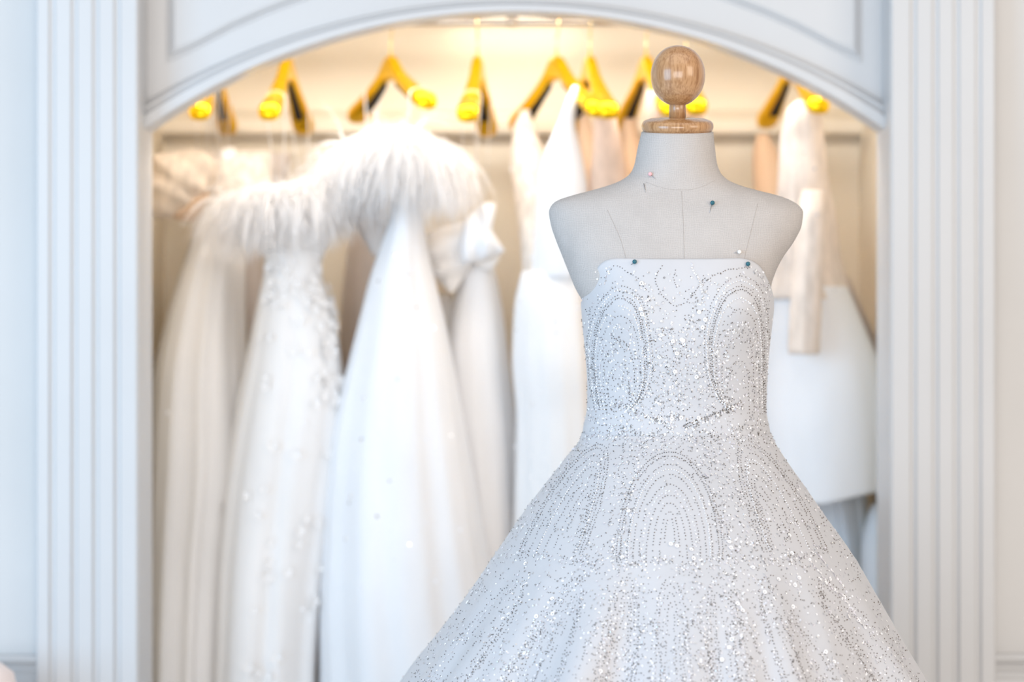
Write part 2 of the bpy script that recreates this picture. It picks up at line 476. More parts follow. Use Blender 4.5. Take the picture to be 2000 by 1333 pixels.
DROP = [1.35, 1.35, 1.0, 1.4, 1.25, 1.3, 1.25, 1.2, 1.15]
HSPEC = [  # column of the hook, turn (deg) of the near end to the right, label
    (418, -1, 'gold hanger farthest left, half hidden by the arch, two straps hanging from it'),
    (561, -5, 'gold hanger second from the left, above the left feather trim'),
    (763, 24, 'gold hanger turned sideways above the large white feather shoulders'),
    (933, -5, 'gold hanger seen end-on with a straight hook, alone in the middle of the rail'),
    (1087, 23, 'gold hanger turned sideways holding the white V-neck gown left of the dress form'),
    (1152, 9, 'gold hanger close right of the V-neck gown holding a blush lace gown'),
    (1262, 11, 'gold hanger directly left of the wooden ball on the dress form'),
    (1340, 2, 'gold hanger mostly hidden behind the wooden ball on the dress form'),
    (1546, 9, 'gold hanger farthest right, under the arch, holding the long-sleeved gown'),
]
for i, (px, deg, lab) in enumerate(HSPEC):
    # local +x is the near arm: point it towards the room, turned by deg
    rz = -PI / 2 + math.radians(deg)
    h = root('clothes_hanger', (pix_to_x(px, YR), YR, RODZ), lab, 'hanger', 'gold hangers on the rail', rz)
    if DROP[i] not in proto:
        HB, HL = hanger_body(DROP[i]); proto[DROP[i]] = P_ = []
        P_ += [obj('hook', *HK, M['gold_hook'], h, local=True), obj('body', *HB, M['gold'], h, local=True)]
        for l in HL: P_.append(obj('arm_strip', *l, M['black'], h, False, True, label='black strip under the arm'))
    else:
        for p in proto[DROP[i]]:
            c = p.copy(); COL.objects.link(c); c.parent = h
    hangers.append(h)
def hpoint(i, s, dz=0.0):
    """top of hanger i's arm at signed distance s (near side positive)"""
    a = hangers[i].rotation_euler[2]; o = hangers[i].location
    z = np.interp(abs(s), [0, .025, .05, .08, .12, .16, .185, .198], [-.067, -.076, -.098, -.114, -.132, -.146, -.152, -.158])
    if z < -.09: z = -.09 + (z + .09) * DROP[i]
    return Vector((o.x + s * math.cos(a), o.y + s * math.sin(a), o.z + z + dz))

# ================================================================== GOWNS ON THE RAIL
FLOOR_ROW = {}
def row_of(z, Y): return HOR + (CAM_Z - z) / (K * Y)

def strap(parent, i, s, target, w=.004, m='strap'):
    """thin ribbon loop over hanger i at arm position s down to the point target"""
    p = hpoint(i, s); t = Vector(target)
    ax = Vector((math.cos(hangers[i].rotation_euler[2]), math.sin(hangers[i].rotation_euler[2]), 0))
    side = Vector((-ax.y, ax.x, 0))
    th = np.interp(abs(s), [0, .05, .08, .12, .16, .185], [.0115, .0125, .0145, .0185, .0215, .0225]) + .0012
    path = [t + side * .006]
    for a in np.linspace(0, PI, 9):
        path.append(p + side * th * math.cos(a) + Vector((0, 0, -.012 + .0138 * math.sin(a))))
    path.append(t - side * .006)
    V = []; F = []
    for q in path:
        V += [tuple(q - ax * w), tuple(q + ax * w)]
    for k in range(len(path) - 1): F.append((2 * k, 2 * k + 1, 2 * k + 3, 2 * k + 2))
    o = obj('strap', V, F, M[m], parent); solid(o, .0012, 0)
    return o

def feathers(parent, spine, count, lmin, lmax, seed, name='feather_trim', core=True, wid=.0017):
    """ostrich trim: strands rooted round a spine of (px, py, Y, radius m), falling outward and down"""
    r = np.random.default_rng(seed)
    S = interp([(i, *at(px, py, Y), rad) for i, (px, py, Y, rad) in enumerate(spine)], 60)[:, 1:]
    if core:
        v, f = tube([tuple(q[:3]) for q in S], [q[3] * .8 for q in S], 16)
        obj('feather_band', v, f, M['feather'], parent)
    V = []; F = []
    for _ in range(count):
        q = S[r.integers(0, 60)]; c = q[:3]; rad = q[3]
        d = r.normal(size=3); d /= np.linalg.norm(d); d[2] = d[2] * .7; d[1] -= .25
        p = c + d * rad * .75
        L = r.uniform(lmin, lmax); v = d * .75 + np.array([0, 0, -.15]) + r.normal(size=3) * .22
        side = r.normal(size=3); side /= np.linalg.norm(side)
        pts = []; n = 6
        for k in range(n):
            pts.append(p.copy()); v = v + np.array([0, 0, -.42]) ; v = v / np.linalg.norm(v); p = p + v * L / (n - 1) + r.normal(size=3) * .0012
        b = len(V)
        for k, p_ in enumerate(pts):
            ww = wid * (1 - .75 * k / (n - 1)) * (1.6 if k == 1 else 1)
            V.append(p_ - side * ww); V.append(p_ + side * ww)
        for k in range(n - 1): F.append((b + 2 * k, b + 2 * k + 1, b + 2 * k + 3, b + 2 * k + 2))
    return obj(name, V, F, M['feather'], parent, kind='stuff')

LAMP_DIR = Vector((-2.85, 1.0, 1.55))
def sparkles(parent, pts, rmin=.0028, rmax=.0042, seed=0, loose=.05):
    m = M['mirror'] if loose < .035 else M['pearly']
    """small mirror sequins (world points), most of them turned so that they catch the window"""
    r = random.Random(seed); V = []; F = []
    for p in pts:
        p = Vector(p)
        h = ((LAMP_DIR - p).normalized() + (Vector((0, 0, CAM_Z)) - p).normalized()).normalized()
        h = (h + Vector((r.gauss(0, loose), r.gauss(0, loose), r.gauss(0, loose)))).normalized()
        u = h.orthogonal().normalized(); w = h.cross(u); R_ = r.uniform(rmin, rmax); b = len(V)
        V.append(tuple(p + h * .0012))
        for k in range(8): V.append(tuple(p + (u * math.cos(k * PI / 4) + w * math.sin(k * PI / 4)) * R_))
        for k in range(8): F.append((b, b + 1 + k, b + 1 + (k + 1) % 8))
    return obj('sequins', V, F, m, parent, False, kind='stuff')

def bvh_of(objs):
    V = []; F = []
    for o in objs:
        n = len(V); mw = base_of(o)
        V += [tuple(v.co + mw) for v in o.data.vertices]
        F += [tuple(i + n for i in p.vertices) for p in o.data.polygons]
    return BVHTree.FromPolygons(V, F)
def hit(tree, px, py):
    o = Vector((0, 0, CAM_Z)); d = (at(px, py, 1.0) - o).normalized()
    loc, nor, idx, dist = tree.ray_cast(o, d)
    if loc is None: return None
    if nor.dot(d) > 0: nor = -nor
    return loc, nor

def scatter_px(tree, fn, n, seed, off=.002):
    r = np.random.default_rng(seed); out = []
    while len(out) < n:
        px, py = fn(r); h = hit(tree, px, py)
        n_fail = 0
        if h: out.append(h[0] + h[1] * off)
        else:
            n -= 0.25
    return out

GG = 'white and ivory gowns hanging on the rail'
# ---- A: far left, lace puff sleeve
Y = 4.90
g = root('hanging_gown', at(400, 1700, Y), 'ivory gown farthest left with a big cream lace puff sleeve and a full tulle skirt', 'gown', GG)
sk = obj('skirt', *cloth_loft([(385, 402, 492, Y, .05), (450, 380, 478, Y, .07), (540, 350, 478, Y - .02, .09), (640, 322, 480, Y - .03, .11), (740, 302, 488, Y - .05, .13),
    (900, 290, 500, Y - .06, .15), (1100, 286, 480, Y - .06, .16), (1333, 284, 470, Y - .06, .17), (1740, 280, 470, Y - .06, .18)], folds=13, amp0=.03, amp1=.13, seed=3), M['tulle'], g)
obj('bodice', *cloth_loft([(296, 404, 528, Y + .05, .03), (310, 400, 534, Y + .04, .045), (350, 398, 530, Y + .02, .055), (390, 400, 510, Y, .055), (420, 396, 484, Y, .055)], rows=24, folds=6, amp0=.02, amp1=.05, seed=8, e=2.6), M['lace'], g)
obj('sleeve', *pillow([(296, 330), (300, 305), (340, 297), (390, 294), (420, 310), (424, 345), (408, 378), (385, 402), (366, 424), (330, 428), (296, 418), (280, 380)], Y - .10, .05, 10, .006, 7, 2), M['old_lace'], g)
obj('sleeve_shade_patch', *pillow([(352, 410), (372, 392), (396, 380), (410, 380), (400, 404), (384, 430), (356, 431), (338, 424)], Y - .125, .016), M['nude'], g, label='brown patch painting the shade inside the sleeve opening')  # shade inside the sleeve, put into the colour of a raised patch
strap(g, 0, .12, at(392, 300, Y)); strap(g, 0, -.10, at(438, 298, Y)); strap(g, 0, .03, at(415, 298, Y + .04)); strap(g, 0, -.02, at(425, 300, Y + .04))
T = bvh_of([sk])
sparkles(g, scatter_px(T, lambda r: (r.uniform(320, 480), r.uniform(480, 1333)), 8, 5), seed=1)
obj('rosette', *pillow([(448, 288), (462, 296), (458, 316), (470, 340), (448, 345), (428, 340), (432, 316), (430, 298)], Y + .01, .02, 6, .006, 5), M['ivory'], g)

# ---- B: feather yoke, blossom skirt
Y = 4.74
g = root('hanging_gown', at(550, 1750, Y), 'white gown with fluffy feather bodice, narrow waist and blossom-covered skirt, second from the left', 'gown', GG)
sk = obj('skirt', *cloth_loft([(485, 505, 640, Y, .06), (510, 516, 630, Y, .055), (530, 514, 630, Y, .06), (600, 499, 652, Y, .075), (690, 480, 668, Y, .09), (760, 464, 676, Y, .10),
    (860, 445, 668, Y, .11), (1000, 425, 652, Y, .115), (1150, 415, 636, Y, .12), (1333, 410, 624, Y, .12), (1740, 400, 620, Y, .12)], folds=9, amp0=.02, amp1=.13, seed=21), M['tulle'], g)
obj('bodice', *cloth_loft([(400, 480, 650, Y, .05), (440, 488, 650, Y, .065), (485, 506, 638, Y, .062)], rows=16, folds=6, amp0=.01, amp1=.03, seed=2), M['ivory'], g)
feathers(g, [(440, 400, Y, .022), (480, 392, Y - .05, .032), (550, 390, Y - .07, .042), (610, 376, Y - .05, .038), (650, 356, Y, .028)], 3600, .045, .12, 4)
strap(g, 1, .13, at(546, 372, Y - .04)); strap(g, 1, -.13, at(596, 372, Y))
T = bvh_of([sk])
# organza blossoms, each a five-petal flower
def blossoms(parent, tree, fn, n, seed, rmin, rmax):
    r = np.random.default_rng(seed); k = 0
    while k < n:
        px, py = fn(r); h = hit(tree, px, py)
        if not h: k += 1; continue
        p, nn = h; u = nn.orthogonal().normalized(); w = nn.cross(u); R_ = r.uniform(rmin, rmax); a0 = r.uniform(0, 6)
        V = [tuple(p + nn * .002)]; F = []
        for q in range(5):
            a = a0 + q * 2 * PI / 5; b = len(V)
            for da, rr_, up in ((-.55, .55, .004), (-.4, .95, .009), (0, 1.1, .007), (.4, .95, .009), (.55, .55, .004)):
                V.append(tuple(p + (u * math.cos(a + da) + w * math.sin(a + da)) * R_ * rr_ + nn * up * (.8 + .5 * r.random())))
            F += [(0, b, b + 1, b + 2), (0, b + 2, b + 3, b + 4)]
        obj('blossom', V, F, M['blossom'], parent, True); k += 1
blossoms(g, T, lambda r: (r.normal(640, 22), r.uniform(520, 800)), 46, 6, .009, .014)
blossoms(g, T, lambda r: (r.uniform(520, 640), r.uniform(515, 600)), 30, 7, .008, .012)
blossoms(g, T, lambda r: (r.uniform(430, 640), r.uniform(650, 1320)), 34, 8, .008, .013)
sparkles(g, scatter_px(T, lambda r: (r.uniform(450, 650), r.uniform(560, 1333)), 6, 15), seed=2)

# ---- sheer grey gown between B and C
Y = 4.97
g = root('hanging_gown', at(700, 1700, Y), 'shaded greyish sheer gown squeezed between the blossom gown and the sparkling feather gown', 'gown', GG)
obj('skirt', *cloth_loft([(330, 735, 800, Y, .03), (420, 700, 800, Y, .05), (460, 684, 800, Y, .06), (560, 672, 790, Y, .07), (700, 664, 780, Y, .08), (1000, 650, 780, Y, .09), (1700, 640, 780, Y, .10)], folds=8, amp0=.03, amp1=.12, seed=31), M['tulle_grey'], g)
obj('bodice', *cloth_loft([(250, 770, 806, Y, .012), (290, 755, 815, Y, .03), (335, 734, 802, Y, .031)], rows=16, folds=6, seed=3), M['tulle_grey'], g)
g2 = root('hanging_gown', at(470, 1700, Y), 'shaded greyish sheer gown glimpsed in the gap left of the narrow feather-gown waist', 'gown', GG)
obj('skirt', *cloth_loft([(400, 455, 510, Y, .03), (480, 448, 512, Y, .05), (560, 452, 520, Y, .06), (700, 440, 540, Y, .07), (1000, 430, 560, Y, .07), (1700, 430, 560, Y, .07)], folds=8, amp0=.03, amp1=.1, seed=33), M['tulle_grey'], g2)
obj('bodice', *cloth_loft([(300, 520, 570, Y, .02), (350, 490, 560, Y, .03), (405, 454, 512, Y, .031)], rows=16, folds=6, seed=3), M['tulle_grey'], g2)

# ---- C: big feathers, sparkling tulle
Y = 4.70
g = root('hanging_gown', at(790, 1700, Y), 'white sparkling tulle gown under the largest feather shoulders, left of centre', 'gown', GG)
sk = obj('skirt', *cloth_loft([(370, 778, 822, Y, .05), (420, 766, 826, Y, .06), (480, 745, 834, Y, .075), (540, 724, 848, Y, .09), (620, 704, 868, Y, .10), (700, 684, 884, Y, .11), (800, 660, 902, Y, .12),
    (900, 645, 920, Y, .13), (1050, 632, 946, Y, .14), (1200, 626, 972, Y, .145), (1333, 628, 1000, Y, .15), (1740, 610, 1030, Y, .155)], folds=10, amp0=.02, amp1=.085, seed=41), M['tulle_cool'], g)
obj('bodice', *cloth_loft([(285, 772, 840, Y + .02, .035), (310, 762, 842, Y, .045), (340, 768, 832, Y, .052), (375, 777, 823, Y, .052)], rows=18, folds=6, seed=5), M['ivory'], g)
feathers(g, [(625, 350, Y + .10, .026), (670, 318, Y + .05, .036), (725, 292, Y - .02, .044), (785, 282, Y - .07, .046), (830, 294, Y - .05, .040), (862, 322, Y, .026)], 5200, .04, .15, 14)
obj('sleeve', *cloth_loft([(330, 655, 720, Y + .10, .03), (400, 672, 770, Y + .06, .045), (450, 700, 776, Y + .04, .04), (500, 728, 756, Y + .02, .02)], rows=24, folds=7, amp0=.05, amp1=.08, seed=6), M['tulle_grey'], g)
strap(g, 2, .16, at(806, 262, Y - .02)); strap(g, 2, -.10, at(722, 262, Y + .08))
T = bvh_of([sk])
sparkles(g, [at(px, py, Y - .01) * 0 + (hit(T, px, py)[0] if hit(T, px, py) else at(px, py, Y)) for px, py in
    [(740, 550), (776, 741), (712, 780), (686, 970), (683, 983), (676, 1054), (798, 1063), (735, 1010), (770, 500), (795, 536), (812, 600), (820, 575), (707, 860), (760, 940), (830, 690), (846, 640), (880, 850)]], .003, .0044, 3, .03)
sparkles(g, scatter_px(T, lambda r: (r.uniform(690, 900), r.uniform(430, 1200)), 26, 25), .0022, .0034, 4, .05)

# ---- D: satin bow
Y = 4.84
g = root('hanging_gown', at(950, 1700, Y), 'white satin gown with a large folded bow on the shoulder, below the end-on hanger', 'gown', GG)
sk = obj('skirt', *cloth_loft([(498, 908, 958, Y, .035), (530, 900, 966, Y, .05), (590, 884, 978, Y, .065), (640, 872, 985, Y, .075), (700, 866, 992, Y, .085), (800, 868, 1003, Y, .09), (900, 878, 1010, Y, .095), (1050, 890, 1018, Y, .10),
    (1333, 895, 1026, Y, .105), (1700, 880, 1040, Y, .11)], folds=7, amp0=.03, amp1=.12, seed=51), M['tulle_cool'], g)
obj('bow_loop', *pillow([(826, 470), (850, 448), (890, 438), (925, 432), (936, 470), (925, 510), (905, 545), (884, 572), (866, 560), (845, 535), (832, 505)], Y - .06, .03, 9, .010, 6, 1), M['ivory'], g)
obj('bow_loop', *pillow([(905, 440), (925, 412), (950, 396), (968, 400), (964, 432), (962, 450), (978, 478), (984, 492), (955, 503), (925, 514), (902, 512), (896, 480)], Y - .09, .032, 9, .010, 7, 3), M['tulle_cool'], g)
obj('bow_tail', *pillow([(930, 505), (960, 500), (978, 494), (968, 520), (952, 530), (930, 520)], Y - .05, .012, 6), M['ivory'], g)
obj('bodice', *cloth_loft([(428, 905, 960, Y + .02, .02), (460, 900, 955, Y, .04), (505, 906, 960, Y, .037)], rows=14, folds=6, seed=5), M['ivory'], g)
obj('drape', *cloth_loft([(575, 855, 880, Y + .02, .02), (610, 858, 890, Y + .02, .03), (760, 870, 905, Y + .02, .04), (1000, 890, 920, Y + .02, .05), (1700, 900, 960, Y + .02, .05)], folds=5, amp1=.1, seed=9), M['ivory'], g)
strap(g, 3, .12, at(914, 436, Y - .03)); strap(g, 3, -.1, at(940, 432, Y + .03))
feathers(g, [(852, 330, Y + .08, .022), (875, 340, Y + .05, .026), (898, 356, Y + .02, .020)], 700, .04, .08, 24, core=True)

# ---- E: beaded V-neck
Y = 4.80
g = root('hanging_gown', at(1070, 1700, Y), 'white beaded V-neck gown with glittering skirt, immediately left of the dress form', 'gown', GG)
p1 = obj('front_panel', *cloth_loft([(168, 1118, 1130, Y - .13, .010), (185, 1110, 1128, Y - .13, .014), (240, 1090, 1124, Y - .11, .02), (300, 1064, 1136, Y - .09, .03), (370, 1050, 1148, Y - .07, .05), (450, 1046, 1150, Y - .06, .055), (545, 1040, 1146, Y - .05, .06)], rows=40, folds=6, amp0=.01, amp1=.03, seed=61), M['tulle_cool'], g)
p2 = obj('back_panel', *cloth_loft([(215, 1018, 1034, Y + .10, .010), (250, 1003, 1044, Y + .09, .018), (310, 998, 1066, Y + .06, .03), (400, 1008, 1080, Y + .03, .04), (480, 1018, 1085, Y, .05), (545, 1022, 1090, Y - .02, .055)], rows=34, folds=6, amp0=.01, amp1=.04, seed=62, wrinkle=.02), M['lace'], g)
sk = obj('skirt', *cloth_loft([(530, 1018, 1148, Y - .04, .06), (600, 1004, 1152, Y - .04, .075), (700, 1000, 1160, Y - .04, .085), (820, 1008, 1166, Y - .03, .09), (1000, 1004, 1170, Y - .03, .095), (1333, 990, 1180, Y - .02, .10), (1700, 980, 1190, Y - .02, .11)], folds=8, amp0=.03, amp1=.12, seed=63), M['tulle'], g)
T = bvh_of([p1, p2, sk])
sparkles(g, scatter_px(T, lambda r: (r.uniform(1000, 1140), r.uniform(300, 1000)), 46, 35), .0024, .0036, 5, .10)
sparkles(g, scatter_px(T, lambda r: (r.uniform(1000, 1140), r.uniform(560, 1050)), 16, 36), .0022, .0034, 8, .04)
sparkles(g, [hit(T, a, b)[0] for a, b in [(1065, 313), (1018, 590), (1006, 608), (1010, 645), (1083, 628), (1085, 650), (1034, 350), (1086, 580), (1040, 790)] if hit(T, a, b)], .003, .004, 6, .03)

# ---- F, G, G2: blush gowns mostly hidden by the dress form
Y = 4.82
g = root('hanging_gown', at(1180, 1700, Y), 'blush lace gown behind the left shoulder of the dress form', 'gown', 'blush gowns behind the dress form')
obj('front_panel', *cloth_loft([(196, 1166, 1198, Y - .15, .012), (230, 1160, 1204, Y - .15, .022), (300, 1158, 1216, Y - .12, .03), (380, 1150, 1226, Y - .08, .045), (540, 1160, 1220, Y - .04, .05)], rows=34, folds=6, amp0=.02, amp1=.05, seed=71), M['blush'], g)
obj('back_panel', *cloth_loft([(200, 1132, 1146, Y + .12, .01), (260, 1128, 1160, Y + .10, .018), (340, 1136, 1180, Y + .06, .03), (540, 1150, 1210, Y, .045)], rows=34, folds=6, amp0=.02, amp1=.05, seed=72), M['nude'], g)
obj('skirt', *cloth_loft([(530, 1156, 1222, Y - .02, .05), (700, 1176, 1250, Y, .08), (1000, 1186, 1270, Y, .1), (1700, 1180, 1280, Y, .11)], folds=8, amp0=.03, amp1=.1, seed=73), M['blush'], g)
g = root('hanging_gown', at(1270, 1700, Y), 'nude-lined blush gown left of the dress form neck', 'gown', 'blush gowns behind the dress form')
obj('front_panel', *cloth_loft([(178, 1262, 1302, Y - .15, .012), (215, 1258, 1318, Y - .15, .022), (300, 1262, 1330, Y - .12, .03), (380, 1262, 1330, Y - .08, .045), (540, 1268, 1322, Y - .04, .05)], rows=34, folds=6, amp0=.02, amp1=.05, seed=74), M['blush'], g)
obj('back_panel', *cloth_loft([(222, 1220, 1242, Y + .13, .016), (262, 1212, 1248, Y + .13, .03), (300, 1212, 1256, Y + .11, .03), (400, 1230, 1280, Y + .04, .035), (540, 1262, 1310, Y, .045)], rows=34, folds=6, amp0=.02, amp1=.05, seed=75), M['nude'], g)
obj('skirt', *cloth_loft([(530, 1266, 1320, Y - .02, .05), (700, 1272, 1330, Y, .08), (1000, 1284, 1350, Y, .1), (1700, 1290, 1360, Y, .11)], folds=8, amp0=.03, amp1=.1, seed=76), M['blush'], g)
g = root('hanging_gown', at(1350, 1700, Y), 'pale blush gown just behind the wooden neck of the dress form', 'gown', 'blush gowns behind the dress form')
obj('front_panel', *cloth_loft([(188, 1336, 1374, Y - .14, .012), (225, 1332, 1378, Y - .15, .022), (320, 1340, 1380, Y - .12, .03), (400, 1344, 1400, Y - .08, .045), (540, 1344, 1410, Y - .04, .05)], rows=34, folds=6, amp0=.02, amp1=.05, seed=77), M['blush'], g)
obj('skirt', *cloth_loft([(530, 1342, 1412, Y - .02, .05), (700, 1352, 1430, Y, .08), (1000, 1364, 1440, Y, .1), (1700, 1374, 1450, Y, .11)], folds=8, amp0=.03, amp1=.1, seed=78), M['blush'], g)

# ---- H: long sleeves, white satin overskirt
Y = 4.80
g = root('hanging_gown', at(1590, 1000, Y), 'beige-lined lace gown with a long hanging sleeve and short white satin skirt, farthest right', 'gown', GG)
obj('lining_panel', *cloth_loft([(262, 1478, 1500, Y + .15, .012), (300, 1470, 1520, Y + .14, .03), (400, 1474, 1545, Y + .09, .045), (520, 1490, 1570, Y + .04, .05), (640, 1500, 1600, Y, .06)], rows=40, folds=7, amp0=.03, amp1=.06, seed=81), M['nude'], g)
fp = obj('front_panel', *cloth_loft([(196, 1558, 1602, Y - .13, .014), (214, 1538, 1604, Y - .13, .025), (280, 1524, 1611, Y - .11, .035), (360, 1520, 1618, Y - .10, .045), (420, 1516, 1632, Y - .08, .06), (500, 1506, 1640, Y - .06, .075), (545, 1502, 1650, Y - .05, .083), (585, 1500, 1662, Y - .05, .086)], rows=44, folds=7, amp0=.03, amp1=.05, seed=82, wrinkle=.015), M['peach'], g)
sl = obj('sleeve', *cloth_loft([(372, 1566, 1610, Y - .16, .02), (420, 1556, 1612, Y - .18, .028), (520, 1548, 1606, Y - .185, .028), (620, 1542, 1602, Y - .185, .028), (688, 1540, 1600, Y - .185, .03), (692, 1541, 1599, Y - .185, .029)], rows=40, folds=6, amp0=.03, amp1=.05, seed=83, wrinkle=.02), M['peach'], g)
sk = obj('skirt', *cloth_loft([(560, 1502, 1655, Y - .045, .088), (640, 1496, 1690, Y - .035, .097), (720, 1490, 1722, Y - .03, .105), (820, 1480, 1740, Y - .03, .115), (900, 1475, 1748, Y - .03, .12), (952, 1472, 1750, Y - .03, .125)], folds=6, amp0=.01, amp1=.05, seed=84), M['tulle_cool'], g)
# hem dips towards the middle
for v in sk.data.vertices:
    w = v.co + base_of(sk); row = row_of(w.z, Y - .1); px = 1000 + w.x / (K * w.y)
    t = max(0, (row - 800) / 150)
    v.co.z -= t * t * .022 * max(0, min(1, (1715 - px) / 110))
obj('veil', *cloth_loft([(540, 1640, 1656, Y + .06, .02), (620, 1660, 1690, Y + .06, .03), (700, 1690, 1724, Y + .06, .03), (900, 1700, 1736, Y + .05, .03)], rows=30, folds=5, amp0=.05, amp1=.05, seed=85), M['tulle_grey'], g)
T = bvh_of([fp, sl])
sparkles(g, [hit(T, a, b)[0] for a, b in [(1628, 568), (1590, 330), (1596, 420), (1570, 300)] if hit(T, a, b)], .003, .004, 7, .03)

# ---- I: long skirts below H at the right edge
Y = 4.93
g = root('hanging_gown', at(1640, 1700, Y), 'white gown with deep hanging folds, seen low on the right under the short satin skirt', 'gown', GG)
obj('skirt', *cloth_loft([(860, 1570, 1690, Y, .05), (960, 1578, 1690, Y, .065), (1010, 1590, 1692, Y, .075), (1100, 1596, 1706, Y, .09), (1333, 1590, 1720, Y, .11), (1680, 1580, 1722, Y, .12)], folds=7, amp0=.08, amp1=.16, seed=91), M['tulle_cool'], g)
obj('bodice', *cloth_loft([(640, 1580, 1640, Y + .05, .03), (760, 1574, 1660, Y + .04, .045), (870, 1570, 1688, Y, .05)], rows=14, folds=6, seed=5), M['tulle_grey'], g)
obj('side_drape', *cloth_loft([(985, 1704, 1716, Y - .17, .012), (1010, 1694, 1726, Y - .17, .025), (1080, 1682, 1734, Y - .17, .035), (1160, 1686, 1734, Y - .17, .04), (1333, 1700, 1738, Y - .17, .04), (1640, 1706, 1738, Y - .17, .04)], rows=40, folds=4, amp0=.02, amp1=.08, seed=92), M['tulle_cool'], g)

# ================================================================== DRESS FORM
YM = 3.60
FX = pix_to_x(1323, YM)
df = root('dress_form', (FX, YM, 0), 'white linen dress form with a varnished wooden ball on its neck, wearing the beaded gown', 'mannequin')
# (row, left, right, half depth, superellipse power, forward shift)
TORSO = [(258, 1253, 1393, .0530, 2.0, 0), (287, 1246, 1396, .0545, 2.0, 0), (318, 1240, 1400, .0565, 2.0, 0), (336, 1233, 1406, .0585, 2.0, 0), (349, 1219, 1417, .061, 2.0, 0),
    (360, 1196, 1438, .064, 1.95, 0), (372, 1156, 1478, .067, 1.9, 0), (383, 1114, 1522, .071, 1.9, 0), (393, 1086, 1547, .075, 2.0, 0), (403, 1076, 1561, .079, 2.1, 0), (414, 1072, 1568, .083, 2.2, 0),
    (440, 1076, 1565, .090, 2.35, 0), (470, 1086, 1551, .097, 2.45, 0), (505, 1100, 1527, .106, 2.5, 0), (535, 1112, 1512, .112, 2.5, 0), (562, 1123, 1504, .116, 2.5, 0), (600, 1142, 1502, .118, 2.4, 0),
    (660, 1150, 1496, .112, 2.3, 0), (740, 1157, 1488, .098, 2.2, 0), (820, 1156, 1488, .090, 2.1, 0), (880, 1140, 1500, .098, 2.1, 0), (960, 1120, 1520, .11, 2.1, 0), (1010, 1140, 1500, .09, 2.0, 0)]
def bodyloft(T, rows, n, tilt=0.0, row_t=(255, 330)):
    T = interp(T, rows); th = np.linspace(0, 2 * PI, n, endpoint=False); R = []
    for py, xl, xr, hd, e, sh in T:
        c, s = np.cos(th), np.sin(th)
        x = pix_to_x((xl + xr) / 2, YM) + (xr - xl) / 2 * K * YM * np.sign(c) * np.abs(c) ** (2 / e)
        y = YM + sh + hd * np.sign(s) * np.abs(s) ** (2 / e)
        z = np.full(n, pix_to_z(py, YM))
        k = max(0, min(1, (row_t[1] - py) / (row_t[1] - row_t[0])))
        z = z + math.tan(tilt) * (y - YM) * k
        R.append([tuple(q) for q in np.stack([x, y, z], 1)])
    return rings(R)
TILT = math.radians(7)
torso = obj('torso', *bodyloft(TORSO, 150, 96, TILT), M['linen'], df)
# wooden neck cap, stem and ball, tipped slightly forward with the neck
def wooden(name, profile, m):
    v, f = lathe(profile, 64)
    R_ = Matrix.Rotation(TILT, 3, 'X'); o = Vector((FX, YM, pix_to_z(258, YM)))
    return obj(name, [tuple(o + R_ @ Vector(p)) for p in v], f, m, df)
s = K * YM
dp = [(.0, -.004), (.048, -.004), (.0505, -.001)] + [(.0465 + .0075 * math.cos(a), .0085 + .0092 * math.sin(a)) for a in np.linspace(-1.1, 1.35, 12)] + [(.040, .0205), (.026, .0215), (0, .0218)]
wooden('neck_cap', dp, M['wood_disc'])
wooden('stem', [(0, .018), (.0125, .018), (.0125, .050), (0, .052)], M['wood'])
bc, rz_, rx_ = (258 - 148.5) * s, 59 * s, 53 * s
bp_ = []
for a in np.linspace(-PI / 2, PI / 2, 40):
    sh = 1 - .05 * math.sin(a) * -1 if a < 0 else 1
    bp_.append((rx_ * math.cos(a) ** (.93) if math.cos(a) > 0 else 0, bc + rz_ * math.sin(a)))
wooden('ball', bp_, M['wood'])
v, f = tube([(FX, YM, pix_to_z(1008, YM)), (FX, YM, .03)], .016, 16); obj('pole', v, f, M['rod'], df)
v, f = lathe([(0, 0), (.17, 0), (.175, .008), (.165, .018), (.05, .03), (.03, .05), (0, .052)], 40)
obj('stand_base', [(FX + x, YM + y, z) for x, y, z in v], f, M['rod'], df)
TT = bvh_of([torso])
def seam(pts, r=.00034):
    path = []
    P = interp([(i, *p) for i, p in enumerate(pts)], 24)
    for _, px, py in P:
        h = hit(TT, px, py)
        if h: path.append(h[0] + h[1] * .0000)
    if len(path) > 2: obj('seam', *tube(path, r, 6), M['seam'], df)
seam([(1331, 374), (1333, 410), (1335, 450), (1336, 506)])
seam([(1186, 410), (1198, 436), (1212, 468), (1223, 506)])
seam([(1480, 398), (1471, 434), (1462, 470), (1453, 508)])
seam([(1262, 356), (1290, 366), (1318, 371), (1345, 371), (1372, 364), (1396, 353)], .00024)

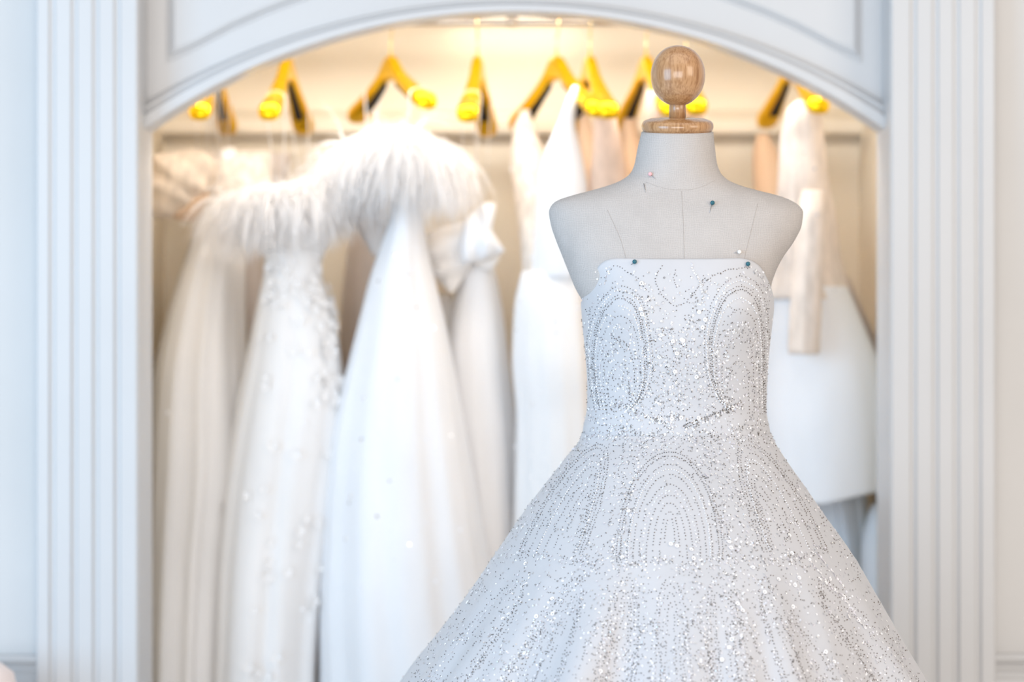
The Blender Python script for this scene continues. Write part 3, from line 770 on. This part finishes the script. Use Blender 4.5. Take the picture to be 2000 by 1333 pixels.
# ================================================================== BEADED GOWN
gw = root('beaded_gown', (FX, YM, 0), 'strapless white ball gown covered in sequins and bead lines on the dress form', 'gown')
BOD = [(500, 1106, 1524, .1095, 2.5, 0), (520, 1118, 1518, .1165, 2.5, 0), (545, 1130, 1512, .124, 2.45, 0), (575, 1134, 1510, .130, 2.4, 0), (600, 1135, 1510, .132, 2.35, 0), (640, 1138, 1506, .129, 2.3, 0), (700, 1144, 1500, .119, 2.25, 0),
       (760, 1147, 1497, .109, 2.2, 0), (800, 1146, 1496, .105, 2.2, 0), (835, 1139, 1502, .106, 2.15, 0), (850, 1137, 1505, .108, 2.1, 0)]
def bodice_mesh(rows=90, n=160):
    T = interp(BOD, 400); th = np.linspace(0, 2 * PI, n, endpoint=False)
    V = np.zeros((rows, n, 3))
    c, s_ = np.cos(th), np.sin(th)
    ac = np.abs(c)
    xf = ac ** .82
    top = 507 + 84 * np.clip((xf - .5) / .5, 0, 1) ** 2.6 + 1.5 * np.sin(3 * th)
    top = np.where(s_ > 0, 588 + 3 * ac ** 3, top)
    for i in range(rows):
        t = i / (rows - 1)
        py = top + (850 - top) * t
        xl, xr, hd, e, sh = (np.interp(py, T[:, 0], T[:, k]) for k in range(1, 6))
        bust = np.exp(-((py - 600) / 48) ** 2)
        b1 = np.exp(-((np.angle(np.exp(1j * (th - (-PI / 2 - .72))))) / .42) ** 2) + np.exp(-((np.angle(np.exp(1j * (th - (-PI / 2 + .72))))) / .42) ** 2)
        hdd = hd + .013 * bust * b1 - .006 * bust * np.exp(-((np.angle(np.exp(1j * (th + PI / 2)))) / .28) ** 2)
        V[i, :, 0] = pix_to_x((xl + xr) / 2, YM) + (xr - xl) / 2 * K * YM * np.sign(c) * ac ** (2 / e)
        V[i, :, 1] = YM + hdd * np.sign(s_) * np.abs(s_) ** (2 / e)
        V[i, :, 2] = CAM_Z - (py - HOR) * K * YM
    return rings([[tuple(p) for p in r] for r in V], True, False, False)
bod = obj('bodice', *bodice_mesh(), M['satin'], gw); solid(bod, .0025, 1)
SKT = [(846, 1136, 1506, .110), (862, 1131, 1512, .122), (896, 1104, 1533, .152), (950, 1062, 1571, .192), (1004, 1021, 1608, .226), (1079, 970, 1661, .270), (1179, 900, 1718, .318), (1254, 845, 1760, .350),
       (1329, 789, 1804, .380), (1500, 690, 1888, .44), (1700, 620, 1950, .50), (2000, 560, 2000, .56), (2278, 540, 2020, .58)]
def skirt_mesh(rows=230, n=420):
    T = interp(SKT, rows); th = np.linspace(0, 2 * PI, n, endpoint=False); c, s_ = np.cos(th), np.sin(th)
    R = []
    r = np.random.default_rng(5)
    ks = [9, 13, 17, 22, 31]; ph = [0.8, 2.1, 4.0, 1.0, 5.2]; am = [.8, .9, .8, .5, .35]
    for py, xl, xr, hd in T:
        a = max(0, (py - 900)) / 430.0
        A = .0016 * min(a * 2, 1) + .048 * np.clip((py - 1060) / 260, 0, 1.4) ** 1.1
        f = sum(m_ * np.sin(k * th + p + .25 * math.sin(py / 90 + k)) for k, m_, p in zip(ks, am, ph)) / 1.7
        f = np.sign(f) * np.abs(f) ** .85
        g = 1 + A * f * (1 - .75 * np.abs(c) ** 6)
        # tier seam
        g = g + .004 * np.clip(1 - abs(py - 1096 - 8 * np.sin(5 * th)) / 7, 0, 1)
        e = 2.05
        x = pix_to_x((xl + xr) / 2, YM) + (xr - xl) / 2 * K * YM * np.sign(c) * np.abs(c) ** (2 / e) * g
        y = YM + hd * np.sign(s_) * np.abs(s_) ** (2 / e) * g
        z = np.full(n, max(.003, CAM_Z - (py - HOR) * K * YM))
        R.append([tuple(q) for q in np.stack([x, y, z], 1)])
    return rings(R, True, False, False)
skt = obj('skirt', *skirt_mesh(), M['satin'], gw)
GT = bvh_of([bod, skt])

# ---- bead and sequin embroidery, placed stitch by stitch on the cloth
items = []   # (kind, px, py, radius m)
def line(pts, step, kind, r, jit=.6, skip=.0, n=240):
    P = interp([(i, *p) for i, p in enumerate(pts)], n)[:, 1:]
    d = np.concatenate([[0], np.cumsum(np.hypot(*np.diff(P, axis=0).T))])
    for q in np.arange(0, d[-1], step):
        if rng.random() < skip: continue
        x = np.interp(q, d, P[:, 0]) + rng.normal(0, jit); y = np.interp(q, d, P[:, 1]) + rng.normal(0, jit)
        items.append((kind, x, y, r * rng.uniform(.85, 1.15)))
def band(pts, width, dens, n=200):
    """dense strip of mixed sequins and beads; dens per 100 square pixels"""
    P = interp([(i, *p) for i, p in enumerate(pts)], n)[:, 1:]
    L = np.sum(np.hypot(*np.diff(P, axis=0).T)); cnt = int(L * width * dens / 100)
    for _ in range(cnt):
        i = rng.integers(0, n - 1); t = P[i + 1] - P[i]; nn = np.array([-t[1], t[0]]) / (np.linalg.norm(t) + 1e-9)
        p = P[i] + t * rng.random() + nn * rng.normal(0, width / 2.6)
        mixed(p[0], p[1])
def mixed(x, y, big=.5):
    q = rng.random()
    if q < .45: items.append(('dark', x, y, rng.uniform(.0006, .0010)))
    elif q < .70: items.append(('ring', x, y, rng.uniform(.0011, .0018)))
    elif q < .94: items.append(('white', x, y, rng.uniform(.0011, .0019)))
    else: items.append(('darkring', x, y, rng.uniform(.0011, .0015)))
def arch_pts(cx, apex, w, yb, lean=0.0, n=22, wl=None, wr=None):
    out = []
    wl = wl or w; wr = wr or w
    for a in np.linspace(-PI / 2, PI / 2, n):
        y = apex + (yb - apex) * (1 - math.cos(a))
        out.append((cx + (wl if a < 0 else wr) * math.sin(a) + lean * (y - apex), y))
    return out

# skirt: three families of nested arches
for k, (w, ap, yb) in enumerate([(104, 884, 1095), (97, 892, 1095), (84, 908, 1096), (72, 928, 1098), (60, 948, 1098), (46, 968, 1098), (34, 984, 1096), (20, 1000, 1090), (10, 1012, 1060)]):
    line(arch_pts(1308, ap, w, yb), 4.6 if k < 2 else 6.2, 'dark', .00095, .5, .04 if k < 2 else .12)
line(arch_pts(1308, 918, 80, 1090), 5.2, 'pearl', .0011, .5)
line(arch_pts(1308, 960, 54, 1090), 8, 'white', .0013, .8)
for k, (w, ap, yb) in enumerate([(56, 868, 1085), (50, 876, 1085), (42, 892, 1090), (34, 912, 1090), (26, 932, 1085), (17, 952, 1070), (9, 968, 1050)]):
    line(arch_pts(1172 - k * 4, ap, w, yb, -.42, wl=w * 1.25, wr=w * 1.0), 4.8 if k < 2 else 6.2, 'dark', .0009, .6, .05 if k < 2 else .14)
    line(arch_pts(1456 + k * 4, ap - 6, w, yb - 6, .42, wl=w * 1.0, wr=w * 1.25), 4.8 if k < 2 else 6.2, 'dark', .0009, .6, .05 if k < 2 else .14)
line(arch_pts(1160, 905, 38, 1080, -.42), 5.5, 'pearl', .0011, .5)
line(arch_pts(1468, 899, 38, 1074, .42), 5.5, 'pearl', .0011, .5)
# sequin columns between the arches, running down over the folds
band([(1238, 870), (1222, 940), (1208, 1030), (1200, 1110), (1194, 1220), (1180, 1333)], 34, 1.9)
band([(1262, 860), (1248, 900), (1232, 980), (1218, 1090)], 20, 1.6)
band([(1368, 862), (1392, 920), (1410, 1000), (1425, 1090), (1440, 1200), (1452, 1333)], 36, 2.1)
band([(1400, 860), (1430, 930), (1452, 1010), (1478, 1095), (1520, 1210), (1570, 1333)], 26, 1.7)
band([(1262, 1100), (1250, 1180), (1240, 1260), (1236, 1333)], 26, 1.3)
band([(1356, 1100), (1366, 1180), (1376, 1260), (1380, 1333)], 24, 1.5)
band([(1160, 1090), (1110, 1160), (1050, 1240), (980, 1333)], 34, 1.4)
band([(1560, 1090), (1610, 1170), (1660, 1250), (1706, 1333)], 30, 1.3)
# edges of the skirt
band([(1146, 850), (1118, 890), (1078, 942), (1036, 1000), (990, 1066), (924, 1160), (866, 1240), (806, 1326)], 18, 2.6)
band([(1500, 850), (1526, 890), (1562, 946), (1598, 1000), (1648, 1076), (1704, 1170), (1748, 1250), (1792, 1330)], 18, 2.6)
# tier seam and scallops
band([(985, 1080), (1060, 1084), (1120, 1098), (1180, 1096), (1230, 1104), (1290, 1094), (1330, 1108), (1400, 1092), (1460, 1090), (1520, 1096), (1580, 1080), (1640, 1062)], 13, 3.6)
band([(1538, 1030), (1534, 1062), (1540, 1092)], 9, 4.0); band([(1535, 1025), (1570, 1022), (1600, 1032)], 9, 4.0)
# second tier: hanging loops of beads
for cx, lean in ((1020, -.75), (1130, -.38), (1225, -.12), (1310, 0), (1400, .14), (1490, .38), (1600, .75)):
    for w, ap in ((40, 1128), (30, 1142), (20, 1158), (11, 1176)):
        line(arch_pts(cx, ap, w, 1345, lean), 7.0, 'dark', .0009, 1.0, .22)
    line(arch_pts(cx, 1135, 35, 1345, lean), 9, 'white', .0014, 1.2, .25)
for cx, lean in ((1075, -.55), (1178, -.24), (1268, -.05), (1355, .07), (1445, .26), (1545, .55)):
    line(arch_pts(cx, 1220, 30, 1370, lean), 6.5, 'dark', .0009, 1.0, .15)
    band(arch_pts(cx, 1212, 34, 1370, lean), 10, 1.6)
for a, b in (((1580, 1095), (1634, 1160)), ((1596, 1082), (1650, 1150)), ((1640, 1160), (1690, 1230))):
    line([a, ((a[0] + b[0]) / 2, (a[1] + b[1]) / 2), b], 5.0, 'white', .0020, .8)
# loose stitches everywhere on the skirt
bare = [(1060, 1060, 34, 30), (1565, 1055, 26, 26), (1308, 1160, 15, 60), (1110, 1290, 34, 50), (1520, 1280, 26, 50), (880, 1290, 40, 34), (935, 1205, 26, 26), (1190, 1300, 14, 40)]
TS = np.array(SKT)
cnt = 0
while cnt < 3000:
    y = 1333 - (1333 - 850) * rng.random() ** 1.35; xl = np.interp(y, TS[:, 0], TS[:, 1]); xr = np.interp(y, TS[:, 0], TS[:, 2])
    x = rng.uniform(xl, xr)
    if any(((x - a) / c_) ** 2 + ((y - b) / d) ** 2 < 1 for a, b, c_, d in bare): continue
    in_arch = ((x - 1308) / 92) ** 2 + ((y - 1050) / 150) ** 2 < 1 and y < 1090
    if in_arch and rng.random() < .7: continue
    mixed(x, y); cnt += 1
# bodice: bust arches
LB = [(1172, 800), (1163, 740), (1160, 690), (1168, 640), (1186, 602), (1210, 583), (1234, 594), (1250, 630), (1258, 680), (1260, 730), (1250, 772), (1232, 800)]
RB = [(1424, 800), (1402, 768), (1391, 720), (1390, 670), (1400, 620), (1420, 580), (1446, 566), (1470, 580), (1484, 616), (1489, 670), (1490, 730), (1492, 810)]
def scaled(P, cx, cy, sx, sy): return [(cx + (x - cx) * sx, cy + (y - cy) * sy) for x, y in P]
for sx, kind, stp, r_ in ((1.0, 'dark', 4.2, .0010), (1.07, 'dark', 5.2, .0009), (.84, 'dark', 6.5, .0009), (.62, 'dark', 6.5, .0009), (.42, 'dark', 6.5, .0009), (.93, 'pearl', 5.6, .0012), (.74, 'white', 8, .0014), (1.18, 'pearl', 5.6, .0012), (1.28, 'dark', 6.0, .0009)):
    line(scaled(LB, 1208, 800, sx, sx if sx < 1 else 1 + (sx - 1) * .4), stp, kind, r_, .5, .06)
    line(scaled(RB, 1442, 806, sx, sx if sx < 1 else 1 + (sx - 1) * .4), stp, kind, r_, .5, .06)
band(scaled(LB, 1208, 800, .52, .62), 18, 1.6); band(scaled(RB, 1446, 806, .55, .7), 18, 1.8)
band([(1300, 640), (1312, 700), (1316, 760), (1320, 825)], 46, 2.8)
band([(1385, 545), (1364, 590), (1346, 640), (1334, 700)], 24, 2.6)
band([(1246, 560), (1272, 610), (1300, 660)], 34, 1.7)
band([(1270, 680), (1276, 740), (1268, 800)], 26, 1.8); band([(1370, 690), (1372, 750), (1384, 806)], 24, 1.7)
band([(1194, 788), (1240, 806), (1284, 822), (1316, 834)], 12, 9); band([(1336, 836), (1376, 820), (1412, 806), (1448, 790)], 11, 9)
line([(1336, 832), (1376, 816), (1412, 803), (1448, 786)], 4.0, 'dark', .0012, .8)
band([(1184, 834), (1220, 842), (1256, 838)], 14, 3.0); band([(1370, 852), (1410, 846), (1450, 838), (1492, 830)], 14, 3.2)
band([(1150, 842), (1230, 856), (1330, 858), (1420, 858), (1500, 846)], 22, 2.2)
line([(1200, 520), (1212, 522), (1228, 534), (1250, 548), (1262, 568)], 6, 'dark', .0009, .8)
line([(1320, 528), (1316, 545), (1322, 562)], 5, 'dark', .0008); line([(1350, 515), (1354, 530), (1366, 550), (1372, 580)], 5, 'ring', .0015)
line([(1292, 520), (1280, 548), (1296, 580), (1320, 598), (1342, 590), (1366, 560), (1392, 540), (1430, 526), (1462, 524)], 5.5, 'dark', .0009, .9)
band([(1456, 522), (1482, 536), (1496, 560), (1502, 600)], 11, 3.4); band([(1168, 556), (1180, 540), (1196, 528)], 14, 3.0)
band([(1498, 600), (1496, 680), (1490, 760), (1494, 830)], 12, 2.6); band([(1150, 600), (1153, 680), (1158, 760), (1150, 830)], 14, 2.0)
cnt = 0
while cnt < 1500:
    x, y = rng.uniform(1138, 1506), rng.uniform(530, 860)
    if rng.random() > .35 + .65 * np.clip((y - 560) / 160, 0, 1): continue
    mixed(x, y); cnt += 1
# larger single sequins
bigs = [(1253, 554), (1251, 603), (1254, 613), (1377, 625), (1334, 665), (1322, 690), (1318, 726), (1360, 736), (1331, 664), (1314, 667), (1288, 697), (1430, 796), (1330, 816), (1364, 817), (1365, 610), (1372, 640),
        (1312, 818), (1427, 1071), (1424, 1060), (1546, 1082), (1541, 1047), (1600, 1132), (1612, 1140), (1560, 1130), (1620, 1132), (1648, 1167), (1552, 1144), (1520, 1133), (1493, 1158), (1628, 1294), (1612, 1274), (1676, 1214), (1656, 1205),
        (1025, 1277), (1080, 1200), (1079, 1171), (1027, 1102), (923, 1158), (914, 1178), (1048, 1205), (983, 1210), (1172, 1312), (1310, 1064), (1322, 1068), (1440, 1180), (1450, 1194), (1430, 1250), (1424, 1266), (1548, 1186), (1410, 1290), (1350, 1075), (1354, 1092), (1470, 1110), (1232, 945), (1216, 1090), (1228, 1000)]

CR = np.array
OCT_V = CR([(1, 0, 0), (-1, 0, 0), (0, 1, 0), (0, -1, 0), (0, 0, 1), (0, 0, -1)], float)
OCT_F = [(0, 2, 4), (2, 1, 4), (1, 3, 4), (3, 0, 4), (2, 0, 5), (1, 2, 5), (3, 1, 5), (0, 3, 5)]
def ico():
    bm = bmesh.new(); bmesh.ops.create_icosphere(bm, subdivisions=1, radius=1)
    v = CR([x.co[:] for x in bm.verts]); f = [tuple(q.index for q in x.verts) for x in bm.faces]; bm.free(); return v, f
ICO_V, ICO_F = ico()
def ringmesh(n=9, hole=.36):
    V = []; F = []
    for k in range(n):
        a = 2 * PI * k / n; V.append((math.cos(a), math.sin(a), 0.10)); V.append((math.cos(a) * hole, math.sin(a) * hole, -.08))
    for k in range(n):
        b = (k + 1) % n; F.append((2 * k, 2 * b, 2 * b + 1, 2 * k + 1))
    return CR(V), F
RG_V, RG_F = ringmesh(); RD_V, RD_F = ringmesh(9, .55)
groups = {'bead_lines': [[], [], []], 'pearl_lines': [[], [], []], 'sequin_scatter': [[], [], []]}
def put(gp, tv, tf, p, nn, r, mi, tilt):
    nn = (nn + Vector(rng.normal(0, tilt, 3))).normalized() if tilt else nn
    u = nn.orthogonal().normalized(); a = rng.uniform(0, 2 * PI); w = nn.cross(u)
    u2 = u * math.cos(a) + w * math.sin(a); w2 = nn.cross(u2)
    Mx = CR([u2[:], w2[:], nn[:]]) * r
    V, F, I = groups[gp]; b = len(V)
    V.extend((tv @ Mx + CR(p[:])).tolist()); F.extend([tuple(i + b for i in q) for q in tf]); I.extend([mi] * len(tf))
for kind, px, py, r in items:
    h = hit(GT, px, py)
    if not h: continue
    p, nn = h
    if p.y > YM + .02: continue
    warm = rng.random() < np.clip((px - 1200) / 420, .05, .95)
    if kind == 'dark': put('bead_lines', OCT_V, OCT_F, p + nn * r * .7, nn, r, 1 if warm else 0, .3)
    elif kind == 'pearl': put('pearl_lines', ICO_V, ICO_F, p + nn * r * .7, nn, r, 0, 0)
    elif kind == 'darkring': put('sequin_scatter', RD_V, RD_F, p + nn * .0009, nn, r, 3, .25)
    elif kind == 'ring': put('sequin_scatter', RG_V, RG_F, p + nn * .0009, nn, r, 0 if rng.random() < .6 else 1, .35)
    else: put('sequin_scatter', RG_V, RG_F, p + nn * .0009, nn, r, 2 if rng.random() < .6 else 1, .30)
# the same embroidery carried on round the sides, back and lower skirt, more loosely
for o, n_, rows in ((bod, 900, None), (skt, 5200, None)):
    me = o.data; b0 = Vector(base_of(o))
    idx = rng.integers(0, len(me.polygons), n_)
    for i in idx:
        pl = me.polygons[int(i)]; p = pl.center + b0; nn = pl.normal.copy()
        rad = Vector((p.x - FX, p.y - YM, 0))
        if nn.dot(rad) < 0: nn = -nn
        vx, vz = p.x / (K * p.y) + 1000, HOR + (CAM_Z - p.z) / (K * p.y)
        if p.y < YM and vz < 1340: continue
        q = rng.random()
        if q < .45: put('bead_lines', OCT_V, OCT_F, p + nn * .0007, nn, .001, 0 if q < .25 else 1, .3)
        else: put('sequin_scatter', RG_V, RG_F, p + nn * .0009, nn, .002, int(rng.integers(0, 3)), .3)
V, F, I = groups['bead_lines']; obj('bead_lines', V, F, [M['smoke'], M['bronze']], gw, True, midx=I, kind='stuff', label='dark silver beads in nested arches')
V, F, I = groups['pearl_lines']; obj('pearl_lines', V, F, [M['pearl']], gw, True, midx=I, kind='stuff', label='rows of tiny white pearls')
V, F, I = groups['sequin_scatter']; obj('sequin_scatter', V, F, [M['silver'], M['iris'], M['pearly'], M['smoke']], gw, False, midx=I, kind='stuff', label='silver and white ring sequins')
bigmesh = None
for px, py in bigs:
    h = hit(GT, px, py)
    if not h: continue
    p, nn = h
    nn = (nn + Vector(rng.normal(0, .12, 3))).normalized()
    if bigmesh is None:
        v, f = ringmesh(14, .34)
        o = obj('sequin', v * .0031, f, M['pearly'], gw, False, local=True); bigmesh = o
    else:
        o = bigmesh.copy(); COL.objects.link(o); o.parent = gw
    o.location = p + nn * .0014 - base_of(gw)
    o.rotation_euler = nn.to_track_quat('Z', 'Y').to_euler()

# ================================================================== PINS
def pin(px, py, m, tail, lab, r=.0034, tree=None, g=None):
    h = hit(tree or BT, px, py); p, nn = h
    t = hit(tree or BT, px + tail[0], py + tail[1])[0]
    d = (t - p)
    o = root('dressmaking_pin', p, lab, 'pin', 'ball-headed pins in the dress form')
    hv = p + nn * (r * .9)
    v, f = lathe([(r * math.cos(a), r * math.sin(a)) for a in np.linspace(-PI / 2, PI / 2, 12)], 18)
    obj('head', [tuple(hv + Vector(q)) for q in v], f, m, o)
    obj('shaft', *tube([tuple(hv), tuple(p + d * .5 + nn * .0012), tuple(t - nn * .0006)], .00045, 6), M['steel'], o)
BT = bvh_of([torso, bod])
pin(1391, 398.5, M['teal'], (-6, 20), 'teal ball-headed pin on the right of the bare linen chest')
pin(1240, 513, M['teal'], (-8, 5), 'teal ball-headed pin at the left end of the gown neckline')
pin(1459, 517, M['teal'], (-5, 4), 'teal ball-headed pin at the right end of the gown neckline')
pin(1271, 342, M['pinkpin'], (11, 9), 'pale pink ball-headed pin in the neck base of the dress form', .0030)
pin(1443, 493, M['pearlpin'], (-10, 2), 'white pearl-headed pin just above the neckline on the right', .0030)
h0, h1 = hit(BT, 1258, 360), hit(BT, 1261, 376)
nd = root('needle', h0[0], 'thin headless needle stuck at the left of the neck base', 'pin')
obj('shaft', *tube([tuple(h0[0] + h0[1] * .0016), tuple(h1[0] + h1[1] * .0004)], [.0005, .0003], 6), M['steel'], nd)

# ================================================================== CHAIR AT THE LEFT EDGE
YC = 4.15
cx = pix_to_x(-88, YC); ct = pix_to_z(1296, YC)
ch = root('tub_chair', (cx, YC, 0), 'pale pink rounded upholstered back peeping in at the bottom left corner', 'chair')
obj('backrest', [(cx + x, YC + y, z) for x, y, z in lathe([(0, .40), (.085, .40), (.105, .43), (.11, ct - .06), (.10, ct - .02), (.08, ct - .004), (0, ct)], 40)[0]], lathe([(0, 0)] * 7, 40)[1], M['chair'], ch)
obj('seat', *box(cx - .20, cx + .11, YC - .32, YC - .06, .34, .44), M['chair'], ch, False)
for dx, dy in ((-.18, -.29), (.09, -.29), (-.09, .03), (.07, .03)):
    v, f = tube([(cx + dx, YC + dy, .42), (cx + dx, YC + dy, 0)], [.016, .010], 10); obj('leg', v, f, M['leg'], ch)
